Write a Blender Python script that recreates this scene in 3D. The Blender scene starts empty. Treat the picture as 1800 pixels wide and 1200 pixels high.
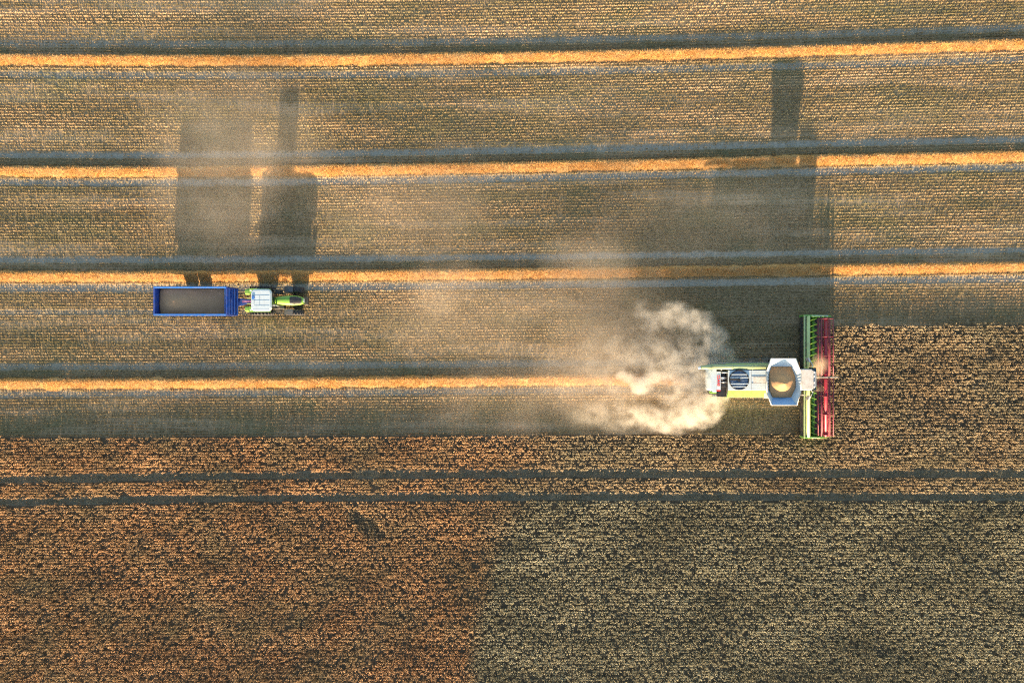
import bpy, bmesh, math, random
import numpy as np
from mathutils import Vector, Matrix
R = math.radians
rng = np.random.default_rng(7)
random.seed(7)
scene = bpy.context.scene
col = scene.collection

# ------------------------------------------------------------------ camera, sky, sun, exposure
H = 60.0
FPX = 1171.0                     # focal length in pixels of the 1800 px wide photograph
cam_d = bpy.data.cameras.new('camera'); cam = bpy.data.objects.new('camera', cam_d); col.objects.link(cam)
cam.location = (0, 0, H); cam.rotation_euler = (0, 0, 0)
cam_d.sensor_width = 36.0; cam_d.lens = 36.0 * FPX / 1800.0
cam_d.clip_start = 0.5; cam_d.clip_end = 3000
scene.camera = cam

SUN_EL, SUN_AZ = 9.2, 184.5      # azimuth clockwise from +Y: the sun stands low beyond the lower edge of the picture
world = bpy.data.worlds.new('World'); scene.world = world; world.use_nodes = True
wn = world.node_tree.nodes; wl = world.node_tree.links; wn.clear()
sky = wn.new('ShaderNodeTexSky'); sky.sky_type = 'NISHITA'; sky.sun_disc = False
sky.sun_elevation = R(SUN_EL); sky.sun_rotation = R(SUN_AZ); sky.air_density = 1.0; sky.dust_density = 0.6; sky.ozone_density = 1.0
bg = wn.new('ShaderNodeBackground'); bg.inputs['Strength'].default_value = 0.105
wo = wn.new('ShaderNodeOutputWorld'); wl.new(sky.outputs[0], bg.inputs[0]); wl.new(bg.outputs[0], wo.inputs[0])
sd = bpy.data.lights.new('sun', 'SUN'); sd.energy = 5.0; sd.angle = R(0.6); sd.color = (1.0, 0.74, 0.46)
sun = bpy.data.objects.new('sun', sd); col.objects.link(sun)
sdir = Vector((math.sin(R(SUN_AZ)) * math.cos(R(SUN_EL)), math.cos(R(SUN_AZ)) * math.cos(R(SUN_EL)), math.sin(R(SUN_EL))))
sun.rotation_euler = sdir.to_track_quat('Z', 'Y').to_euler(); sun.location = (0, 0, 50)
vs = scene.view_settings
vs.view_transform = 'Standard'; vs.look = 'None'; vs.gamma = 1.0; vs.use_curve_mapping = False; vs.exposure = 2.2
cy = scene.cycles
cy.max_bounces = 6; cy.diffuse_bounces = 3; cy.volume_bounces = 2; cy.volume_step_rate = 1.0; cy.volume_max_steps = 256
cy.use_denoising = False
cy.pixel_filter_type = 'BLACKMAN_HARRIS'; cy.filter_width = 1.1

# ------------------------------------------------------------------ helpers
def wx(px, z=0.0): return (px - 900.0) * (H - z) / FPX
def wy(py, z=0.0): return (600.0 - py) * (H - z) / FPX

def tag(o, label=None, cat=None, group=None, kind=None):
    if label: o['label'] = label
    if cat: o['category'] = cat
    if group: o['group'] = group
    if kind: o['kind'] = kind
    return o

def empty(name, loc, label, cat, group=None):
    o = bpy.data.objects.new(name, None); col.objects.link(o); o.location = loc
    o.empty_display_size = 0.5
    return tag(o, label, cat, group)

def world_loc(o):
    v = Vector(o.location)
    while o.parent: o = o.parent; v = v + Vector(o.location)
    return v

class MB:
    """collects shapes given in world coordinates and links them as one mesh object under its parent"""
    def __init__(s): s.bm = bmesh.new()
    def poly(s, pts, smooth=False):
        f = s.bm.faces.new([s.bm.verts.new(p) for p in pts]); f.smooth = smooth; return f
    def hexa(s, b, t):
        vb = [s.bm.verts.new(p) for p in b]; vt = [s.bm.verts.new(p) for p in t]; n = len(b)
        s.bm.faces.new(vb[::-1]); s.bm.faces.new(vt)
        for i in range(n): s.bm.faces.new((vb[i], vb[(i+1) % n], vt[(i+1) % n], vt[i]))
    def box(s, x0, x1, y0, y1, z0, z1, bevel=0.0):
        b = bmesh.new()
        bmesh.ops.create_cube(b, size=1.0)
        for v in b.verts:
            v.co = Vector(((x0+x1)/2 + v.co.x*(x1-x0), (y0+y1)/2 + v.co.y*(y1-y0), (z0+z1)/2 + v.co.z*(z1-z0)))
        if bevel: bmesh.ops.bevel(b, geom=list(b.edges), offset=bevel, segments=2, profile=0.5, affect='EDGES')
        s.merge(b)
    def merge(s, b, mat=None):
        b.verts.index_update()
        vs_ = [s.bm.verts.new((mat @ v.co) if mat else v.co) for v in b.verts]
        for f in b.faces:
            try: g = s.bm.faces.new([vs_[v.index] for v in f.verts]); g.smooth = f.smooth
            except ValueError: pass
        b.free()
    def prism(s, pts, axis, a0, a1, bevel=0.0):
        """outline in the plane across the axis, extruded from a0 to a1"""
        b = bmesh.new()
        def mk(p, a):
            if axis == 'x': return (a, p[0], p[1])
            if axis == 'y': return (p[0], a, p[1])
            return (p[0], p[1], a)
        A = [b.verts.new(mk(p, a0)) for p in pts]; B = [b.verts.new(mk(p, a1)) for p in pts]; n = len(pts)
        b.faces.new(A); b.faces.new(B[::-1])
        for i in range(n): b.faces.new((A[i], B[i], B[(i+1) % n], A[(i+1) % n]))
        bmesh.ops.recalc_face_normals(b, faces=list(b.faces))
        if bevel: bmesh.ops.bevel(b, geom=list(b.edges), offset=bevel, segments=2, profile=0.5, affect='EDGES')
        s.merge(b)
    def tube(s, p0, p1, r0, r1=None, n=14, caps=True):
        r1 = r0 if r1 is None else r1
        p0 = Vector(p0); p1 = Vector(p1); d = (p1-p0).normalized()
        u = d.orthogonal().normalized(); v = d.cross(u)
        A = []; B = []
        for i in range(n):
            a = 2*math.pi*i/n; w = u*math.cos(a) + v*math.sin(a)
            A.append(s.bm.verts.new(p0 + w*r0)); B.append(s.bm.verts.new(p1 + w*r1))
        for i in range(n):
            f = s.bm.faces.new((A[i], A[(i+1) % n], B[(i+1) % n], B[i])); f.smooth = True
        if caps: s.bm.faces.new(A[::-1]); s.bm.faces.new(B)
    def path(s, pts, r, n=8):
        for a, b in zip(pts[:-1], pts[1:]): s.tube(a, b, r, r, n)
    def rings(s, rs, close=False, cap=True, smooth=False):
        """loft through rings of equal length"""
        V = [[s.bm.verts.new(p) for p in r] for r in rs]; n = len(rs[0])
        for a, b in zip(V[:-1], V[1:]):
            for i in range(n):
                f = s.bm.faces.new((a[i], a[(i+1) % n], b[(i+1) % n], b[i])); f.smooth = smooth
        if cap: s.bm.faces.new(V[0][::-1]); s.bm.faces.new(V[-1])
    squat = False                # while set, everything above 2 m is pressed down (the body is lower than its tank)
    def build(s, name, mat, parent=None, label=None):
        if MB.squat:
            for v in s.bm.verts:
                if v.co.z > 2: z = 2+(v.co.z-2)*0.70; k = (H-z)/(H-v.co.z); v.co = Vector((v.co.x*k, v.co.y*k, z))
        bmesh.ops.recalc_face_normals(s.bm, faces=list(s.bm.faces))
        off = world_loc(parent) if parent else Vector((0, 0, 0))
        if parent: bmesh.ops.translate(s.bm, verts=list(s.bm.verts), vec=-off)
        me = bpy.data.meshes.new(name); s.bm.to_mesh(me); s.bm.free(); me.materials.append(mat)
        o = bpy.data.objects.new(name, me); col.objects.link(o)
        if parent: o.parent = parent
        if label: o['label'] = label
        return o

def build_parts(b, name, mat, parent, label=None):
    """each separate piece in the collector becomes a part object of its own"""
    bm = b.bm; seen = set(); bm.verts.index_update(); comps = []
    for v in bm.verts:
        if v in seen: continue
        st = [v]; comp = []; seen.add(v)
        while st:
            w = st.pop(); comp.append(w)
            for e in w.link_edges:
                o = e.other_vert(w)
                if o not in seen: seen.add(o); st.append(o)
        comps.append(comp)
    for comp in comps:
        m = MB(); mp = {v: m.bm.verts.new(v.co) for v in comp}; fs = {f for v in comp for f in v.link_faces}
        for f in fs:
            g = m.bm.faces.new([mp[v] for v in f.verts]); g.smooth = f.smooth
        m.build(name, mat, parent, label)
    bm.free()

def mesh_np(name, verts, faces, mat, attrs=None, smooth=False):
    """verts (N,3), faces (M,k) with k = 3 or 4; attrs: name -> (domain, values)"""
    me = bpy.data.meshes.new(name)
    n, (m, k) = len(verts), faces.shape
    me.vertices.add(n); me.vertices.foreach_set('co', np.ascontiguousarray(verts, dtype=np.float32).ravel())
    me.loops.add(m*k); me.loops.foreach_set('vertex_index', np.ascontiguousarray(faces, dtype=np.int32).ravel())
    me.polygons.add(m); me.polygons.foreach_set('loop_start', np.arange(0, m*k, k, dtype=np.int32))
    if smooth: me.polygons.foreach_set('use_smooth', np.ones(m, dtype=bool))
    for an, (dom, val) in (attrs or {}).items():
        a = me.attributes.new(an, 'FLOAT', dom); a.data.foreach_set('value', np.ascontiguousarray(val, dtype=np.float32))
    me.update(calc_edges=True); me.materials.append(mat)
    o = bpy.data.objects.new(name, me); col.objects.link(o)
    return o

def smoothstep(a, b, x):
    t = np.clip((x-a)/(b-a), 0, 1); return t*t*(3-2*t)

def vnoise(x, y, seed=0):
    """value noise, 0..1"""
    r = np.random.default_rng(seed).random((256, 256))
    xi = np.floor(x).astype(int); yi = np.floor(y).astype(int); fx = x-xi; fy = y-yi
    fx = fx*fx*(3-2*fx); fy = fy*fy*(3-2*fy)
    a = r[xi % 256, yi % 256]; b = r[(xi+1) % 256, yi % 256]; c = r[xi % 256, (yi+1) % 256]; d = r[(xi+1) % 256, (yi+1) % 256]
    return (a*(1-fx)+b*fx)*(1-fy) + (c*(1-fx)+d*fx)*fy

def fbm(x, y, seed=0, oct=3):
    t = 0; a = 0.5; s = 0
    for k in range(oct): t = t + a*vnoise(x*2**k, y*2**k, seed+k); s += a; a *= 0.5
    return t/s

# ------------------------------------------------------------------ materials
def new_mat(name):
    m = bpy.data.materials.new(name); m.use_nodes = True
    nt = m.node_tree; b = nt.nodes['Principled BSDF']; return m, nt, b

def ramp(nt, stops, fac):
    r = nt.nodes.new('ShaderNodeValToRGB'); e = r.color_ramp.elements
    while len(e) < len(stops): e.new(0.5)
    for i, (p, c) in enumerate(stops): e[i].position = p; e[i].color = (*c, 1)
    nt.links.new(fac, r.inputs[0]); return r.outputs[0]

def mix(nt, fac, a, b, mode='MIX'):
    n = nt.nodes.new('ShaderNodeMix'); n.data_type = 'RGBA'; n.blend_type = mode
    for s, v in ((n.inputs[0], fac), (n.inputs[6], a), (n.inputs[7], b)):
        if isinstance(v, (int, float)): s.default_value = v
        elif isinstance(v, tuple): s.default_value = (*v, 1)
        else: nt.links.new(v, s)
    return n.outputs[2]

def math_n(nt, op, a, b=None, c=None, clamp=False):
    n = nt.nodes.new('ShaderNodeMath'); n.operation = op; n.use_clamp = clamp
    for i, v in enumerate((a, b, c)):
        if v is None: continue
        if isinstance(v, (int, float)): n.inputs[i].default_value = v
        else: nt.links.new(v, n.inputs[i])
    return n.outputs[0]

def noise_n(nt, scale, vec=None, detail=3, rough=0.5, stretch=None, out=0):
    n = nt.nodes.new('ShaderNodeTexNoise'); n.inputs['Scale'].default_value = scale
    n.inputs['Detail'].default_value = detail; n.inputs['Roughness'].default_value = rough
    if vec is None:
        tc = nt.nodes.new('ShaderNodeNewGeometry'); vec = tc.outputs['Position']
    if stretch:
        mp = nt.nodes.new('ShaderNodeMapping'); mp.inputs['Scale'].default_value = stretch
        nt.links.new(vec, mp.inputs['Vector']); vec = mp.outputs[0]
    nt.links.new(vec, n.inputs['Vector']); return n.outputs[out]

def attr_n(nt, name):
    n = nt.nodes.new('ShaderNodeAttribute'); n.attribute_name = name; return n.outputs['Fac']

def paint(name, c, rough=0.4, metal=0.0, dirt=0.35, dirt_col=(0.30, 0.22, 0.13), scale=3.0, spec=0.5):
    """painted or moulded surface with field dust lying on it in patches"""
    m, nt, b = new_mat(name)
    n1 = noise_n(nt, scale, detail=5, rough=0.65)
    f = math_n(nt, 'MULTIPLY', math_n(nt, 'SUBTRACT', n1, 0.42, clamp=True), 3.2*dirt, clamp=True)
    nt.links.new(mix(nt, f, c, dirt_col), b.inputs['Base Color'])
    r = math_n(nt, 'ADD', math_n(nt, 'MULTIPLY', n1, 0.35), rough-0.1, clamp=True)
    nt.links.new(r, b.inputs['Roughness']); b.inputs['Metallic'].default_value = metal
    b.inputs['Specular IOR Level'].default_value = spec
    return m

M = {}
M['lime'] = paint('lime_paint', (0.17, 0.36, 0.045), 0.38, dirt=0.3)
M['green'] = paint('header_green_paint', (0.10, 0.31, 0.05), 0.4, dirt=0.35)
M['palegreen'] = paint('worn_header_beam', (0.42, 0.52, 0.22), 0.45, dirt=0.6, scale=1.5)
M['white'] = paint('white_paint', (0.52, 0.59, 0.61), 0.35, dirt=0.22)
M['tube'] = paint('auger_tube_green', (0.30, 0.38, 0.20), 0.4, dirt=0.5)
M['offwhite'] = paint('dusty_white_paint', (0.62, 0.58, 0.52), 0.5, dirt=0.5)
M['red'] = paint('reel_red_paint', (0.25, 0.006, 0.028), 0.4, dirt=0.12)
M['darkred'] = paint('reel_bat_red', (0.17, 0.012, 0.035), 0.5, dirt=0.2)
M['blue'] = paint('trailer_blue_paint', (0.010, 0.05, 0.27), 0.38, dirt=0.22)
M['flapshade'] = paint('skylit_flap_tint', (0.20, 0.38, 0.60), 0.4, dirt=0.2)  # south flap: blue of its skylit shade put into the paint colour
M['railblue'] = paint('pressed_rib_blue', (0.016, 0.075, 0.34), 0.35, dirt=0.1)
M['lightblue'] = paint('rim_rail_blue', (0.03, 0.16, 0.50), 0.3, dirt=0.25)
M['black'] = paint('black_plastic', (0.012, 0.014, 0.017), 0.5, dirt=0.12)
M['dark'] = paint('dark_machinery', (0.03, 0.033, 0.035), 0.5, dirt=0.35)
M['rubber'] = paint('tyre_rubber', (0.022, 0.024, 0.028), 0.75, dirt=0.35, dirt_col=(0.16, 0.12, 0.08), scale=5)
M['rubbergrey'] = paint('dusty_mudguard', (0.06, 0.07, 0.08), 0.55, dirt=0.3)
M['steel'] = paint('bare_steel', (0.45, 0.46, 0.47), 0.35, metal=0.8, dirt=0.3)
M['mesh'] = paint('cooling_screen_mesh', (0.10, 0.16, 0.25), 0.4, metal=0.4, dirt=0.25)
M['grey'] = paint('grey_paint', (0.28, 0.30, 0.31), 0.45, dirt=0.3)
M['lamp_red'] = paint('red_lens', (0.55, 0.02, 0.02), 0.2, dirt=0.05)
M['lens'] = paint('clear_lens', (0.75, 0.75, 0.72), 0.15, dirt=0.05)
M['letters'] = paint('red_lettering', (0.60, 0.03, 0.02), 0.4, dirt=0.0)
M['line'] = paint('roof_seam', (0.20, 0.30, 0.38), 0.5, dirt=0.1)
M['hose'] = paint('violet_hose', (0.22, 0.08, 0.20), 0.5, dirt=0.3)
def glass():
    m, nt, b = new_mat('tinted_glass')
    b.inputs['Base Color'].default_value = (0.02, 0.035, 0.045, 1); b.inputs['Roughness'].default_value = 0.06
    b.inputs['Specular IOR Level'].default_value = 0.8; return m
M['glass'] = glass()
def grain_mat(name, c1, c2):
    m, nt, b = new_mat(name)
    n1 = noise_n(nt, 22.0, detail=3, rough=0.7); n2 = noise_n(nt, 0.9, detail=3)
    c = mix(nt, n1, c1, c2); c = mix(nt, math_n(nt, 'MULTIPLY', n2, 0.6), c, (0.34, 0.22, 0.12))
    nt.links.new(c, b.inputs['Base Color']); b.inputs['Roughness'].default_value = 0.8
    bp = nt.nodes.new('ShaderNodeBump'); bp.inputs['Strength'].default_value = 0.5; bp.inputs['Distance'].default_value = 0.03
    nt.links.new(noise_n(nt, 14.0, detail=4), bp.inputs['Height']); nt.links.new(bp.outputs[0], b.inputs['Normal'])
    return m
M['grain'] = grain_mat('harvested_grain', (0.33, 0.155, 0.055), (0.58, 0.32, 0.13))
M['grain_dark'] = grain_mat('grain_in_trailer', (0.26, 0.125, 0.055), (0.64, 0.36, 0.18))

def plant_mat(name, stops, zone=None, trans=0.25, big=None):
    m, nt, b = new_mat(name)
    c = ramp(nt, stops, attr_n(nt, 'rnd'))
    if big:
        n = noise_n(nt, big[0], detail=3, rough=0.55, stretch=big[1])
        f = math_n(nt, 'MULTIPLY', math_n(nt, 'SUBTRACT', n, 0.40, clamp=True), 4.0*big[3], clamp=True)
        c = mix(nt, f, c, big[2])
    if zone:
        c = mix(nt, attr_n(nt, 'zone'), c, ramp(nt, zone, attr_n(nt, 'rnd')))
    nt.links.new(c, b.inputs['Base Color']); b.inputs['Roughness'].default_value = 0.65
    b.inputs['Specular IOR Level'].default_value = 0.25
    if trans:
        t = nt.nodes.new('ShaderNodeBsdfTranslucent'); nt.links.new(c, t.inputs[0])
        mx = nt.nodes.new('ShaderNodeMixShader'); mx.inputs[0].default_value = trans
        nt.links.new(b.outputs[0], mx.inputs[1]); nt.links.new(t.outputs[0], mx.inputs[2])
        nt.links.new(mx.outputs[0], nt.nodes['Material Output'].inputs[0])
    return m

# ------------------------------------------------------------------ layout of the field (ground coordinates in metres)
def curve(pts):
    xs = np.array([wx(p[0]) for p in pts]); ys = np.array([wy(p[1]) for p in pts])
    return lambda x: np.interp(x, xs, ys, left=ys[0], right=ys[-1])
def scurve(pts):
    xs = np.array([wx(p[0]) for p in pts]); ys = np.array([wy(p[1]) for p in pts])
    co = np.polyfit(xs/46, ys, 3)
    return lambda x: np.polyval(co, np.clip(x, -60, 60)/46)
ridge_px = [
    [(0, 105.5), (300, 106.5), (600, 105.5), (900, 102.5), (1200, 95.5), (1500, 87.5), (1800, 78.5)],
    [(0, 302), (300, 301.5), (600, 298.5), (900, 296), (1200, 288), (1500, 279.5), (1800, 275.5)],
    [(0, 486), (300, 486.5), (600, 484), (900, 480.5), (1200, 478.5), (1500, 472.5), (1800, 469.5)],
    [(0, 674.5), (300, 673.5), (600, 671), (900, 669), (1080, 667), (1250, 665)]]
RIDGE = [scurve(p) for p in ridge_px]
EDGE_L = scurve([(0, 768), (300, 768), (600, 766), (900, 763), (1200, 763), (1480, 763), (1800, 763)])
EDGE_R = scurve([(1400, 574), (1600, 572), (1800, 570), (2000, 569)])
TRAM = [scurve([(0, 843), (300, 838), (600, 834), (900, 832), (1200, 832), (1500, 832), (1800, 832)]),
        scurve([(0, 883), (300, 877), (600, 873), (900, 872), (1200, 872), (1500, 872), (1800, 872)])]
CUT_X = 27.75                     # how far the cutter bar has got

def warp(x, y0):
    """rows follow the gently bending swaths: sideways shift of a row starting at height y0"""
    base = [-30, EDGE_L(-46.1), RIDGE[3](-46.1), RIDGE[2](-46.1), RIDGE[1](-46.1), RIDGE[0](-46.1), 34]
    offs = [0*x, EDGE_L(x)-base[1], RIDGE[3](np.minimum(x, 18))-base[2], RIDGE[2](x)-base[3], RIDGE[1](x)-base[4], RIDGE[0](x)-base[5], RIDGE[0](x)-base[5]]
    k = int(np.clip(np.searchsorted(base, y0)-1, 0, 5)); t = (y0-base[k])/(base[k+1]-base[k]); t = min(max(t, 0), 1)
    return offs[k]*(1-t)+offs[k+1]*t

def in_crop(x, y):
    c = y < EDGE_L(x)
    c |= (x > CUT_X) & (y < EDGE_R(x))
    for t in TRAM: c &= np.abs(y-t(x)) > 0.28+0.13*vnoise(x*1.1, y*0.0+3, 71)
    return c

def track_mask(x, y):
    """wheel marks of the combine, either side of each swath, and of the tractor and trailer"""
    t = 0*x
    for i, r in enumerate(RIDGE):
        d = y-r(x)
        on = np.ones_like(x) if i < 3 else (x < 23.5)
        s = 1.0 if i in (1, 2) else 0.75
        e = 0.16*(vnoise(x*1.7, y*3.0, 51+i)-0.5)
        t = np.maximum(t, s*on*(1-smoothstep(0.12, 0.42, np.abs(d-1.52)+e)))
        t = np.maximum(t, s*on*(1-smoothstep(0.18, 0.42, np.abs(d+(1.30, 0.98, 1.02, 0.95)[i])+e)))
    for yy in (4.60, 2.60):
        t = np.maximum(t, 0.55*(x < -19.2)*(1-smoothstep(0.18, 0.32, np.abs(y-yy-0.25*(fbm(x*0.05, 0*x+yy, 5)-0.5)))))
    for tr in TRAM: t = np.maximum(t, 0.9*(1-smoothstep(0.25, 0.4, np.abs(y-tr(x)))))
    return t

def ground_z(x, y):
    z = 0.05*(fbm(x*0.25, y*0.8, 31)-0.5) + 0.012*(fbm(x*2.1+0.7*y, y*4.0, 40, 2)-0.5)
    t = track_mask(x, y)
    z = z - 0.045*t
    tread = 0
    for r, o2 in zip(RIDGE, (-1.30, -0.98, -1.02, -0.95)):
        for o in (1.52, o2):
            d = y-(r(x)+o); tread = tread + (np.abs(d) < 0.32)*np.sin((x+np.abs(d)*0.9)*2*math.pi/0.34)
    return z + 0.03*np.clip(tread, -1, 1)*np.minimum(t*1.3, 1)

# ------------------------------------------------------------------ ground: one sheet reaching the horizon, finely relieved where the machines work
def make_ground():
    m, nt, b = new_mat('stubble_soil')
    geo = nt.nodes.new('ShaderNodeNewGeometry').outputs['Position']
    fine = noise_n(nt, 5.5, geo, 4, 0.7, (0.6, 1.6, 1)); band = noise_n(nt, 0.34, geo, 4, 0.6, (0.10, 1.3, 1)); blot = noise_n(nt, 0.22, geo, 4, 0.6, (0.6, 1, 1))
    c = ramp(nt, [(0.25, (0.07, 0.050, 0.028)), (0.45, (0.17, 0.120, 0.062)), (0.62, (0.30, 0.21, 0.11)), (0.8, (0.44, 0.33, 0.19))], fine)
    f = math_n(nt, 'MULTIPLY', math_n(nt, 'SUBTRACT', band, 0.50, clamp=True), 5.0, clamp=True)
    c = mix(nt, math_n(nt, 'MULTIPLY', f, 0.8), c, (0.50, 0.36, 0.22))
    g = math_n(nt, 'MULTIPLY', math_n(nt, 'SUBTRACT', 0.52, blot, clamp=True), 5.0, clamp=True)
    c = mix(nt, math_n(nt, 'MULTIPLY', g, 0.55), c, (0.10, 0.11, 0.045))
    tr = attr_n(nt, 'track')
    tc = mix(nt, fine, (0.17, 0.155, 0.12), (0.50, 0.45, 0.35))
    c = mix(nt, math_n(nt, 'MULTIPLY', tr, 0.85, clamp=True), c, tc)
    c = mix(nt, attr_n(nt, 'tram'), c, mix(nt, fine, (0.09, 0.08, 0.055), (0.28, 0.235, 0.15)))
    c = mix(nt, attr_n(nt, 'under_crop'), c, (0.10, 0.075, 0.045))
    nt.links.new(c, b.inputs['Base Color']); b.inputs['Roughness'].default_value = 0.85; b.inputs['Specular IOR Level'].default_value = 0.2
    def axis(lim, step, far):
        a = np.arange(-lim, lim+step/2, step); o = lim+np.cumsum(np.geomspace(1.5, 220, far))
        return np.concatenate([-o[::-1], a, o])
    X = axis(49, 0.14, 18); Y = axis(33, 0.062, 18)
    x, y = np.meshgrid(X, Y); xf, yf = x.ravel(), y.ravel()
    inn = (np.abs(xf) < 49.1) & (np.abs(yf) < 33.1)
    z = np.where(inn, ground_z(xf, yf), -0.02)
    t = np.where(inn, track_mask(xf, yf), 0)
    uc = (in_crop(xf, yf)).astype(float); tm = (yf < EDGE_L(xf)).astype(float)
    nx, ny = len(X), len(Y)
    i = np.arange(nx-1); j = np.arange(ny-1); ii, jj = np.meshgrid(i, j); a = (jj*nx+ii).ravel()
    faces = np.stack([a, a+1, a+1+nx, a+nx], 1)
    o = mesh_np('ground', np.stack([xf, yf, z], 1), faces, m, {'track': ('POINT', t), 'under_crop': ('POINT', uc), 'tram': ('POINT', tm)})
    tag(o, 'harvested field ground of pale stubble soil with pressed wheel marks', 'field', kind='structure')
make_ground()

# ------------------------------------------------------------------ blades: many small triangles standing in clumps
def blades(bx, by, bz, h, w, lean, wdir=None):
    """one triangle each: base centre, height, width, lean vector (N,2)"""
    n = len(bx); a = rng.random(n)*2*math.pi if wdir is None else wdir
    dx, dy = np.cos(a)*w/2, np.sin(a)*w/2
    V = np.empty((n, 3, 3))
    V[:, 0] = np.stack([bx-dx, by-dy, bz], 1); V[:, 1] = np.stack([bx+dx, by+dy, bz], 1)
    V[:, 2] = np.stack([bx+lean[:, 0], by+lean[:, 1], bz+h], 1)
    return V

def make_stubble():
    P = []
    for k, y0 in enumerate(np.arange(-9.5, 34, 0.262)):
        x = np.sort(rng.uniform(-49, 49, 1900))
        y = y0+warp(x, y0)+0.03*(vnoise(x*1.6, 0*x+k*3.1, 11)-0.5)+rng.normal(0, 0.013, len(x))
        P.append(np.stack([x, y, np.full(len(x), rng.normal(0, 0.10))], 1))
    P = np.concatenate(P); x, y, rr_ = P[:, 0], P[:, 1], P[:, 2]
    keep = ~in_crop(x, y) & (y > EDGE_L(x)-0.05)
    keep &= rng.random(len(x)) > 0.70*track_mask(x, y)
    for i, r in enumerate(RIDGE):
        d = np.abs(y-r(x)); keep &= ~((d < 0.55) & ((x < 18) | (i < 3)))
    row = np.round(y/0.262); keep &= vnoise(x*0.9, row*7.3, 19)*0.65+rng.random(len(x))*0.5 > 0.27
    x, y, rr_ = x[keep], y[keep], rr_[keep]; n = len(x)
    hh = 0.10+0.09*fbm(x*0.12, y*0.5, 21)
    V = []; rn = []
    base = 0.6*fbm(x*0.05, y*0.8, 61, 4)+0.4*fbm(x*0.22, y*1.1, 66, 4)
    for k in range(3):
        bx = x+rng.normal(0, 0.022, n); by = y+rng.normal(0, 0.016, n)
        lean = rng.normal(0, 0.04, (n, 2))+np.array([0.01, 0.05])
        V.append(blades(bx, by, np.full(n, -0.015), hh*rng.uniform(0.7, 1.25, n), rng.uniform(0.025, 0.045, n), lean, rng.normal(0, 0.7, n)))
        rn.append(np.clip(0.42*rng.random(n)+1.5*(base-0.32)+rr_, 0, 1))
    V = np.concatenate(V); rn = np.concatenate(rn)
    m = plant_mat('cut_straw', [(0.0, (0.15, 0.12, 0.05)), (0.35, (0.36, 0.26, 0.12)), (0.7, (0.60, 0.42, 0.23)), (1.0, (0.76, 0.58, 0.36))],
                  big=(0.30, (0.35, 1.2, 1), (0.24, 0.235, 0.11), 0.55))
    o = mesh_np('stubble', V.reshape(-1, 3), np.arange(len(V)*3).reshape(-1, 3), m, {'rnd': ('FACE', rn)})
    tag(o, 'rows of short cut stubble between the straw swaths', 'stubble', kind='stuff')
make_stubble()

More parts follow.
